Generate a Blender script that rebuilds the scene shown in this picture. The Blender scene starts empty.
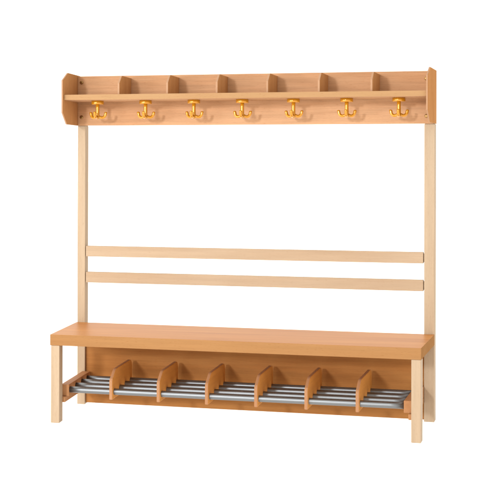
import bpy, bmesh, math
from mathutils import Vector, Matrix

scene = bpy.context.scene
COL = scene.collection

# ------------------------------------------------------------------ helpers
CX = 0.75            # middle of the bench
TAPER = 0.105        # the bench is a little wider at the back than at the front


def taper(co):
    return Vector((CX + (co.x - CX) * (1 + TAPER * max(co.y, 0.0)), co.y, co.z))


def finish(name, bm, mats, parent=None, bevel=0.0, seg=2, smooth=False, warp=True, origin=None):
    """link the bmesh as one mesh object"""
    bmesh.ops.recalc_face_normals(bm, faces=bm.faces[:])
    if warp:
        for v in bm.verts:
            v.co = taper(v.co)
    if origin is not None:
        for v in bm.verts:
            v.co = v.co - Vector(origin)
    me = bpy.data.meshes.new(name)
    bm.to_mesh(me)
    bm.free()
    for m in (mats if isinstance(mats, (list, tuple)) else [mats]):
        me.materials.append(m)
    for p in me.polygons:
        p.use_smooth = smooth
    o = bpy.data.objects.new(name, me)
    COL.objects.link(o)
    if parent is not None:
        o.parent = parent
    if origin is not None:
        o.location = origin
    if bevel > 0:
        b = o.modifiers.new('edge', 'BEVEL')
        b.width = bevel
        b.segments = seg
        b.limit_method = 'ANGLE'
        b.angle_limit = math.radians(35)
        b.harden_normals = False
    return o


def add_box(bm, x0, x1, y0, y1, z0, z1, front_mat=None):
    vs = [bm.verts.new((x, y, z)) for z in (z0, z1) for y in (y0, y1) for x in (x0, x1)]
    quads = [(0, 1, 3, 2), (4, 6, 7, 5), (0, 4, 5, 1), (2, 3, 7, 6), (0, 2, 6, 4), (1, 5, 7, 3)]
    fs = [bm.faces.new([vs[i] for i in q]) for q in quads]
    if front_mat is not None:
        fs[2].material_index = front_mat
        fs[4].material_index = front_mat
        fs[5].material_index = front_mat
    return fs


def box(name, x0, x1, y0, y1, z0, z1, mats, parent, bevel=0.0012, front_mat=None):
    bm = bmesh.new()
    add_box(bm, x0, x1, y0, y1, z0, z1, front_mat)
    return finish(name, bm, mats, parent, bevel)


def plate(name, x0, x1, prof, mats, parent, bevel=0.001, edge_mat=None):
    """a flat board standing in the Y-Z plane with the outline prof"""
    bm = bmesh.new()
    a = [bm.verts.new((x0, y, z)) for y, z in prof]
    b = [bm.verts.new((x1, y, z)) for y, z in prof]
    bm.faces.new(a)
    bm.faces.new(list(reversed(b)))
    n = len(prof)
    for i in range(n):
        f = bm.faces.new((a[i], b[i], b[(i + 1) % n], a[(i + 1) % n]))
        if edge_mat is not None:
            f.material_index = edge_mat
    return finish(name, bm, mats, parent, bevel)


def add_tube(bm, path, radii, n=20, cap=True):
    """swept round bar along a list of points"""
    path = [Vector(p) for p in path]
    if not isinstance(radii, (list, tuple)):
        radii = [radii] * len(path)
    rings = []
    t0 = (path[1] - path[0]).normalized()
    ref = Vector((0, 0, 1)) if abs(t0.z) < 0.9 else Vector((0, 1, 0))
    u = t0.cross(ref).normalized()
    for i, p in enumerate(path):
        if i == 0:
            t = path[1] - path[0]
        elif i == len(path) - 1:
            t = path[-1] - path[-2]
        else:
            t = path[i + 1] - path[i - 1]
        t.normalize()
        u = (u - t * u.dot(t)).normalized()
        w = t.cross(u)
        rings.append([bm.verts.new(p + (u * math.cos(2 * math.pi * k / n) + w * math.sin(2 * math.pi * k / n)) * radii[i])
                      for k in range(n)])
    for r0, r1 in zip(rings, rings[1:]):
        for k in range(n):
            bm.faces.new((r0[k], r0[(k + 1) % n], r1[(k + 1) % n], r1[k]))
    if cap:
        bm.faces.new(list(reversed(rings[0])))
        bm.faces.new(rings[-1])


def add_lathe(bm, prof, centre, axis='Z', n=32):
    """surface of revolution; prof = (radius, height) pairs, closed at radius 0"""
    c = Vector(centre)
    rings = []
    for r, h in prof:
        if r <= 1e-6:
            p = Vector((0, 0, h)) if axis == 'Z' else Vector((0, -h, 0))
            rings.append([bm.verts.new(c + p)])
            continue
        ring = []
        for k in range(n):
            a = 2 * math.pi * k / n
            if axis == 'Z':
                p = Vector((r * math.cos(a), r * math.sin(a), h))
            else:
                p = Vector((r * math.cos(a), -h, r * math.sin(a)))
            ring.append(bm.verts.new(c + p))
        rings.append(ring)
    for r0, r1 in zip(rings, rings[1:]):
        if len(r0) == 1 and len(r1) == 1:
            continue
        for k in range(n):
            k2 = (k + 1) % n
            if len(r0) == 1:
                bm.faces.new((r0[0], r1[k], r1[k2]))
            elif len(r1) == 1:
                bm.faces.new((r0[k], r0[k2], r1[0]))
            else:
                bm.faces.new((r0[k], r0[k2], r1[k2], r1[k]))


# ------------------------------------------------------------------ materials
def new_mat(name):
    m = bpy.data.materials.new(name)
    m.use_nodes = True
    nt = m.node_tree
    nt.nodes.clear()
    out = nt.nodes.new('ShaderNodeOutputMaterial')
    b = nt.nodes.new('ShaderNodeBsdfPrincipled')
    nt.links.new(b.outputs[0], out.inputs[0])
    return m, nt, b


def mul(c, k):
    return (c[0] * k, c[1] * k, c[2] * k, 1)


def wood(name, base, axis='X', rough=0.48, contrast=1.0, seed=0.0, fleck=0.10, spec=0.06):
    """lacquered wood: long soft streaks, fine grain and short pore flecks running along one axis"""
    m, nt, b = new_mat(name)
    N, L = nt.nodes.new, nt.links.new
    tc = N('ShaderNodeTexCoord')
    oi = N('ShaderNodeObjectInfo')

    def coords(along, across):
        mp = N('ShaderNodeMapping')
        s = {'X': (along, across, across), 'Y': (across, along, across), 'Z': (across, across, along)}[axis]
        mp.inputs['Scale'].default_value = s
        sh = N('ShaderNodeVectorMath')
        sh.operation = 'ADD'
        cm = N('ShaderNodeMath')
        cm.operation = 'MULTIPLY_ADD'
        cm.inputs[1].default_value = 13.7
        cm.inputs[2].default_value = seed
        L(oi.outputs['Random'], cm.inputs[0])
        L(tc.outputs['Object'], sh.inputs[0])
        L(cm.outputs[0], sh.inputs[1])
        L(sh.outputs[0], mp.inputs[0])
        return mp.outputs[0]

    def noise(vec, scale, detail, rgh, dist=0.0):
        n = N('ShaderNodeTexNoise')
        n.inputs['Scale'].default_value = scale
        n.inputs['Detail'].default_value = detail
        n.inputs['Roughness'].default_value = rgh
        n.inputs['Distortion'].default_value = dist
        L(vec, n.inputs['Vector'])
        return n.outputs['Fac']

    broad = noise(coords(1.1, 11.0), 1.0, 3.0, 0.55, 0.6)
    streak = noise(coords(2.2, 60.0), 1.0, 4.0, 0.6, 0.3)
    fine = noise(coords(9.0, 420.0), 1.0, 2.0, 0.5)
    pores = noise(coords(55.0, 620.0), 1.0, 1.0, 0.5)

    def ramp(fac, p0, c0, p1, c1):
        r = N('ShaderNodeValToRGB')
        r.color_ramp.elements[0].position = p0
        r.color_ramp.elements[1].position = p1
        r.color_ramp.elements[0].color = c0
        r.color_ramp.elements[1].color = c1
        L(fac, r.inputs[0])
        return r.outputs[0]

    def mix(mode, fac, a, bb):
        x = N('ShaderNodeMix')
        x.data_type = 'RGBA'
        x.blend_type = mode
        x.inputs['Factor'].default_value = fac
        L(a, x.inputs['A'])
        L(bb, x.inputs['B'])
        return x.outputs['Result']

    k = contrast
    dark = (base[0] * (1 - .07 * k), base[1] * (1 - .12 * k), base[2] * (1 - .17 * k), 1)
    light = (base[0] * (1 + .05 * k), base[1] * (1 + .07 * k), base[2] * (1 + .09 * k), 1)
    col = ramp(broad, 0.34, dark, 0.66, light)
    g = lambda v: (v, v, v, 1)
    col = mix('MULTIPLY', 1.0, col, ramp(streak, 0.36, g(1 - .085 * k), 0.62, g(1.0)))
    col = mix('MULTIPLY', 1.0, col, ramp(fine, 0.36, g(1 - .07 * k), 0.58, g(1.0)))
    col = mix('MULTIPLY', 1.0, col, ramp(pores, 0.30, (1 - fleck * 1.1, 1 - fleck * 1.6, 1 - fleck * 2, 1), 0.37, g(1.0)))
    L(col, b.inputs['Base Color'])
    b.inputs['Roughness'].default_value = rough
    b.inputs['Specular IOR Level'].default_value = spec
    bp = N('ShaderNodeBump')
    bp.inputs['Strength'].default_value = 0.05
    bp.inputs['Distance'].default_value = 0.0006
    L(fine, bp.inputs['Height'])
    L(bp.outputs[0], b.inputs['Normal'])
    return m


BEECH = (0.4499, 0.2548, 0.1382)
M_board = wood('beech_board', BEECH, 'X', seed=1, contrast=1.35)
M_seat = wood('beech_seat_top', (0.4162, 0.177, 0.05), 'X', seed=3, contrast=1.3, rough=0.42, spec=0.12)
M_edge = wood('beech_edge_band', (0.2862, 0.1484, 0.0617), 'X', seed=5, contrast=.7, spec=0.0)
M_shelfedge = wood('beech_shelf_band', (0.3264, 0.1924, 0.0922), 'X', seed=6, contrast=.6)
M_panel = wood('beech_side_panel', (0.405, 0.202, 0.082), 'Z', seed=7, fleck=.14, spec=0.0)
M_paneledge = wood('beech_side_band', (0.34, 0.20, 0.12), 'Z', seed=8, contrast=.5)
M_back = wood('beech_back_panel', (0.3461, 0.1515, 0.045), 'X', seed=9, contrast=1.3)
M_div = wood('beech_divider', (0.5392, 0.24, 0.0582), 'Y', seed=11, contrast=.8)
M_divedge = wood('beech_divider_band', (0.32, 0.165, 0.085), 'Z', seed=12, contrast=.5)
M_birch = wood('pale_birch_upright', (0.3705, 0.2815, 0.1961), 'Z', seed=15, contrast=.8, fleck=.07)
M_birchx = wood('pale_birch_rail', (0.3693, 0.27, 0.1835), 'X', seed=17, contrast=.7, fleck=.07)
M_rackwood = wood('beech_rack_bar', (0.37, 0.185, 0.085), 'Y', seed=19)


def metal(name, base, rough, aniso_axis=None):
    m, nt, b = new_mat(name)
    N, L = nt.nodes.new, nt.links.new
    b.inputs['Metallic'].default_value = 1.0
    tc = N('ShaderNodeTexCoord')
    mp = N('ShaderNodeMapping')
    mp.inputs['Scale'].default_value = (4, 300, 300)
    n = N('ShaderNodeTexNoise')
    n.inputs['Scale'].default_value = 1.0
    n.inputs['Detail'].default_value = 3
    L(tc.outputs['Object'], mp.inputs[0])
    L(mp.outputs[0], n.inputs['Vector'])
    r = N('ShaderNodeValToRGB')
    r.color_ramp.elements[0].position = .3
    r.color_ramp.elements[1].position = .7
    r.color_ramp.elements[0].color = mul(base, .88)
    r.color_ramp.elements[1].color = mul(base, 1.08)
    L(n.outputs['Fac'], r.inputs[0])
    L(r.outputs[0], b.inputs['Base Color'])
    mr = N('ShaderNodeMapRange')
    mr.inputs['To Min'].default_value = rough * .85
    mr.inputs['To Max'].default_value = rough * 1.2
    L(n.outputs['Fac'], mr.inputs['Value'])
    L(mr.outputs[0], b.inputs['Roughness'])
    return m


M_steel = metal('satin_steel_tube', (0.19, 0.202, 0.215), 0.44)
M_brass = metal('dull_brass_screw', (0.30, 0.18, 0.07), 0.4)


def lacquer(name, base, rough):
    m, nt, b = new_mat(name)
    N, L = nt.nodes.new, nt.links.new
    tc = N('ShaderNodeTexCoord')
    n = N('ShaderNodeTexNoise')
    n.inputs['Scale'].default_value = 120
    n.inputs['Detail'].default_value = 2
    L(tc.outputs['Object'], n.inputs['Vector'])
    r = N('ShaderNodeValToRGB')
    r.color_ramp.elements[0].color = mul(base, .93)
    r.color_ramp.elements[1].color = mul(base, 1.05)
    L(n.outputs['Fac'], r.inputs[0])
    L(r.outputs[0], b.inputs['Base Color'])
    b.inputs['Roughness'].default_value = rough
    b.inputs['Metallic'].default_value = 0.35
    b.inputs['Specular IOR Level'].default_value = 0.5
    b.inputs['Coat Weight'].default_value = 0.3
    b.inputs['Coat Roughness'].default_value = 0.1
    return m


M_yellow = lacquer('golden_yellow_metal', (0.47, 0.198, 0.004), 0.22)

# white floor, made translucent so added light from below washes out the shadow
M_floor, nt, b = new_mat('white_translucent_floor')
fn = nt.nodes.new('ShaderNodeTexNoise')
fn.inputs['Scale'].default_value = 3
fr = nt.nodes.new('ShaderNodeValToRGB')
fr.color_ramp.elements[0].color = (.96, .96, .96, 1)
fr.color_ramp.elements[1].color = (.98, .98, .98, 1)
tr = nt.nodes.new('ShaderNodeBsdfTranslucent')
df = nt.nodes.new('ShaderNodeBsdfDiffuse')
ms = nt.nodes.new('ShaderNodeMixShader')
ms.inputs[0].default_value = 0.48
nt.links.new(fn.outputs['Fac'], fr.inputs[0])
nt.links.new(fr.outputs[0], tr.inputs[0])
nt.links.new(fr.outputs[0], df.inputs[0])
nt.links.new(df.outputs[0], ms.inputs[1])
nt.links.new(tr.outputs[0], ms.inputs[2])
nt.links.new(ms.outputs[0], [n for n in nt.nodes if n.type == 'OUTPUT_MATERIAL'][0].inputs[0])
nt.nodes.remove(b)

# ------------------------------------------------------------------ the floor
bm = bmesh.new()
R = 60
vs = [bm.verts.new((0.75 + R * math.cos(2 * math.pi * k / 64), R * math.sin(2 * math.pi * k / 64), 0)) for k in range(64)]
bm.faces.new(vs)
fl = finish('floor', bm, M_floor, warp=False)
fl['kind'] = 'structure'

# ------------------------------------------------------------------ the bench
bench = bpy.data.objects.new('cloakroom_bench', None)
COL.objects.link(bench)
bench.empty_display_size = 0.2
bench['label'] = 'pale wooden cloakroom bench with yellow coat hooks above and a steel shoe rack below'
bench['category'] = 'bench'

S0, S1 = 0.0066, 0.0432        # leg, outer and inner face
UL, UR = 0.0412, 1.4530        # inner faces of the uprights
YP = 0.3627                    # front of the uprights


def mir(x):
    return 1.5 - x


# seat
seat = box('seat', 0.0035, 1.4938, 0.0, YP - 0.0006, 0.3140, 0.3579, [M_seat, M_edge], bench, 0.0011, front_mat=1)

# four supports
for s in (0, 1):
    x0, x1 = (S0, S1) if s == 0 else (mir(S1), mir(S0))
    box('front_leg', x0, x1, 0.0012, 0.0460, 0.0, 0.3137, M_birch, bench, 0.0022)
    x0, x1 = (S0, UL) if s == 0 else (UR, mir(S0))
    bm = bmesh.new()
    add_box(bm, x0, x1, YP, YP + 0.046, 0.0, 1.2155)
    # rebated top behind the hook board
    xa, xb = (0.0103, UL) if s == 0 else (UR, mir(0.0103))
    add_box(bm, xa, xb, YP, YP + 0.045, 1.2157, 1.410)
    finish('upright', bm, M_birch, bench, 0.0022)

# back rails, each with a short tenon at both ends
for z1 in (0.6912, 0.5778):
    z0 = z1 - 0.0458
    bm = bmesh.new()
    xl, xr = UL, UR
    add_box(bm, xl + 0.0026, xr - 0.0036, YP + 0.0006, YP + 0.0206, z0, z1)
    add_box(bm, xl + 0.0001, xl + 0.0024, YP + 0.0085, YP + 0.0175, z0 + .005, z1 - .005)
    add_box(bm, xr - 0.0034, xr - 0.0001, YP + 0.0085, YP + 0.0175, z0 + .005, z1 - .005)
    finish('back_rail', bm, M_birchx, bench, 0.0012)

# hook board, end panels and shelf
P0, P1 = 0.0032, 0.0094
BY = 0.3531
board = box('hook_board', P1 + 0.0004, mir(P1 + 0.0004), BY, YP - 0.0006, 1.2160, 1.4309, M_board, bench, 0.0008)
prof = [(0.1399, 1.2637), (0.1399, 1.3978), (0.213, 1.4349), (0.3900, 1.4349), (0.3900, 1.2160), (0.2004, 1.2160)]
plate('end_panel', P0, P1, prof, [M_panel, M_paneledge], bench, 0.0008, edge_mat=1)
plate('end_panel', mir(P1), mir(P0), prof, [M_panel, M_paneledge], bench, 0.0008, edge_mat=1)
box('shelf', P1 + 0.0004, mir(P1 + 0.0004), 0.1551, BY - 0.0004, 1.3170, 1.3386, [M_board, M_shelfedge], bench, 0.0008, front_mat=1)

dprof = [(0.1700, 1.3388), (0.1700, 1.3850), (0.2080, 1.4190), (BY - .0004, 1.4190), (BY - .0004, 1.3388)]
for i in range(6):
    x = 0.2380 + 0.2068 * i
    plate('shelf_divider', x, x + 0.0080, dprof, [M_panel, M_paneledge], bench, 0.0008, edge_mat=1)

# brass screws in the hook board
for x, z in ((0.0263, 1.4037), (0.0263, 1.2524), (1.4625, 1.4000), (1.4625, 1.2473)):
    bm = bmesh.new()
    add_lathe(bm, [(0.0076, 0.0), (0.0076, 0.0012), (0.0066, 0.0028), (0.0048, 0.0036), (0.0034, 0.0038), (0.0030, 0.0012), (0.0, 0.0011)],
              (x, BY - 0.0001, z), 'Y', 24)
    finish('screw', bm, M_brass, board, smooth=False)

# coat hooks: a round plate under the shelf, a stem and three prongs
HOOKS = [0.1287, 0.3365, 0.5417, 0.7433, 0.9527, 1.1658, 1.3704]
HY = 0.248
first = None
for i, hx in enumerate(HOOKS):
    c = taper(Vector((hx, HY, 1.3168)))
    if first is None:
        bm = bmesh.new()
        add_tube(bm, [(0, 0, -0.010), (0, 0, -0.030), (0, 0, -0.055), (0, 0, -0.072), (0, 0, -0.0765), (0, 0, -0.079)],
                 [0.0080, 0.0077, 0.0079, 0.0086, 0.0070, 0.003], 20)
        h = finish('coat_hook', bm, M_yellow, bench, smooth=True, warp=False)
        bm = bmesh.new()
        add_lathe(bm, [(0, 0), (0.0255, 0), (0.0262, -0.0008), (0.0262, -0.0140), (0.0255, -0.0152), (0.0235, -0.0157), (0.0, -0.0157)],
                  (0, 0, 0), 'Z', 40)
        pl = finish('mounting_plate', bm, M_yellow, h, smooth=False, warp=False)
        for p in pl.data.polygons:
            p.use_smooth = abs(p.normal.z) < 0.95
        prongs = []
        for a in (-90, 16, 164):
            d = Vector((math.cos(math.radians(a)), math.sin(math.radians(a)), 0))
            path, rad = [], []
            path.append(Vector((0, 0, -0.066)) + d * 0.002)
            rad.append(0.0063)
            for k in range(13):
                t = math.radians(-118 + 116 * k / 12)
                path.append(d * (0.0185 + 0.0146 * math.cos(t)) + Vector((0, 0, -0.0565 + 0.0150 * math.sin(t))))
                rad.append(0.0063)
            path.append(path[-1] + Vector((0, 0, 0.0040)) + d * 0.0012)
            rad.append(0.0063)
            path.append(path[-1] + Vector((0, 0, 0.0032)) + d * 0.0005)
            rad.append(0.0063)
            path.append(path[-1] + Vector((0, 0, 0.0020)))
            rad.append(0.0050)
            path.append(path[-1] + Vector((0, 0, 0.0009)))
            rad.append(0.0020)
            bm = bmesh.new()
            add_tube(bm, path, rad, 16)
            prongs.append(finish('prong', bm, M_yellow, h, smooth=True, warp=False))
        first = [h, pl] + prongs
        h.location = c
    else:
        h = first[0].copy()
        COL.objects.link(h)
        h.location = c
        for ch in first[1:]:
            d = ch.copy()
            COL.objects.link(d)
            d.parent = h
    h.rotation_euler.z = math.radians((0, 4, -3, 2, -4, 3, 1)[i])

# back panel behind the shoe rack
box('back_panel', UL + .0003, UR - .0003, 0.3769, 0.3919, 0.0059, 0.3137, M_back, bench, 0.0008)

# shoe rack: stretchers, tube holders, four tubes, six dividers
BL, BR = 0.0645, 1.4195
for s in (0, 1):
    x0, x1 = (0.0300, 0.0545) if s == 0 else (1.4400, 1.4525)
    box('stretcher', x0, x1, 0.0420, (YP - .0006, 0.3766)[s], 0.0765, 0.0980, M_rackwood, bench, 0.0012)
    x0, x1 = (0.0300, BL) if s == 0 else (BR, 1.4525)
    box('tube_holder', x0, x1, 0.0620, (YP - .0006, 0.3766)[s], 0.0984, 0.1450, M_rackwood, bench, 0.0015)

for y in (0.0785, 0.1605, 0.2430, 0.3200):
    bm = bmesh.new()
    n = 24
    add_tube(bm, [(BL - 0.006 + (BR - BL + 0.012) * k / n, y, 0.1225) for k in range(n + 1)], 0.0126, 28)
    finish('shoe_tube', bm, M_steel, bench, smooth=True)

lprof = [(0.0500, 0.0940), (0.0500, 0.1640), (0.0515, 0.1715), (0.0555, 0.1785), (0.0960, 0.2050), (0.1060, 0.2095), (0.1180, 0.2115),
         (0.3180, 0.2115), (0.3310, 0.2080), (0.3410, 0.2000), (0.3480, 0.1860), (0.3480, 0.0940)]
for i in range(6):
    x = 0.2410 + 0.1993 * i
    plate('shoe_divider', x, x + 0.0132, lprof, [M_div, M_divedge], bench, 0.0028, edge_mat=1)

# ------------------------------------------------------------------ light
w = bpy.data.worlds.new('World')
scene.world = w
w.use_nodes = True
bg = w.node_tree.nodes['Background']
bg.inputs[0].default_value = (1.0, 0.94, 0.85, 1)
# white studio surroundings, a little dimmer towards the right-hand side of the room
wt = w.node_tree
wc = wt.nodes.new('ShaderNodeTexCoord')
wx = wt.nodes.new('ShaderNodeSeparateXYZ')
wm = wt.nodes.new('ShaderNodeMapRange')
wm.inputs['From Min'].default_value = -0.9
wm.inputs['From Max'].default_value = 0.8
wm.inputs['To Min'].default_value = 1.15
wm.inputs['To Max'].default_value = 0.65
wt.links.new(wc.outputs['Generated'], wx.inputs[0])
wt.links.new(wx.outputs['X'], wm.inputs['Value'])
wl = wt.nodes.new('ShaderNodeMapRange')          # added backlight: world brightened below the horizon to shine through the floor
wl.inputs['From Min'].default_value = -0.02
wl.inputs['From Max'].default_value = 0.0
wl.inputs['To Min'].default_value = 1.35
wl.inputs['To Max'].default_value = 1.0
wt.links.new(wx.outputs['Z'], wl.inputs['Value'])
wp = wt.nodes.new('ShaderNodeMath')
wp.operation = 'MULTIPLY'
wt.links.new(wm.outputs[0], wp.inputs[0])
wt.links.new(wl.outputs[0], wp.inputs[1])
wt.links.new(wp.outputs[0], bg.inputs[1])


def area(name, loc, target, size, power, color=(1, 1, 1)):
    l = bpy.data.lights.new(name, 'AREA')
    l.shape = 'DISK'
    l.size = size
    l.energy = power
    l.color = color
    o = bpy.data.objects.new(name, l)
    COL.objects.link(o)
    o.location = loc
    o.rotation_euler = (Vector(target) - Vector(loc)).to_track_quat('-Z', 'Y').to_euler()
    return o


area('key_lamp', (-0.96, -7.65, 2.25), (0.75, 0.3, 0.8), 0.70, 168, (0.97, 0.99, 1.0))
area('left_fill', (-1.5, -2.6, 1.15), (0.3, 0.3, 0.8), 1.2, 19, (0.97, 0.99, 1.0))  # added fill, lifts the left end and reaches in beneath the seat

# ------------------------------------------------------------------ camera
CAM = dict(cx=1.7939, cy=-4.2792, cz=1.0509, yaw=0.2208, pitch=0.0028, roll=0.0021, f=1126.5526, sx=0.2688, sy=-89.3242)
cd = bpy.data.cameras.new('camera')
cam = bpy.data.objects.new('camera', cd)
COL.objects.link(cam)
a = CAM['yaw']
r = Vector((math.cos(a), math.sin(a), 0))
f = Vector((-math.sin(a), math.cos(a), 0))
u = Vector((0, 0, 1))
p = CAM['pitch']
f2 = f * math.cos(p) + u * math.sin(p)
u2 = u * math.cos(p) - f * math.sin(p)
q = CAM['roll']
r3 = r * math.cos(q) + u2 * math.sin(q)
u3 = u2 * math.cos(q) - r * math.sin(q)
mw = Matrix((r3, u3, -f2)).transposed().to_4x4()
mw.translation = Vector((CAM['cx'], CAM['cy'], CAM['cz']))
cam.matrix_world = mw
cd.sensor_width = 36
cd.sensor_fit = 'HORIZONTAL'
cd.lens = CAM['f'] / 500 * 36
cd.shift_x = -CAM['sx'] / 500
cd.shift_y = CAM['sy'] / 500
cd.clip_end = 200
cd.clip_start = 0.05
scene.camera = cam

scene.view_settings.view_transform = 'Standard'
scene.view_settings.look = 'None'
scene.view_settings.gamma = 1
scene.view_settings.exposure = 1.0
scene.cycles.max_bounces = 8
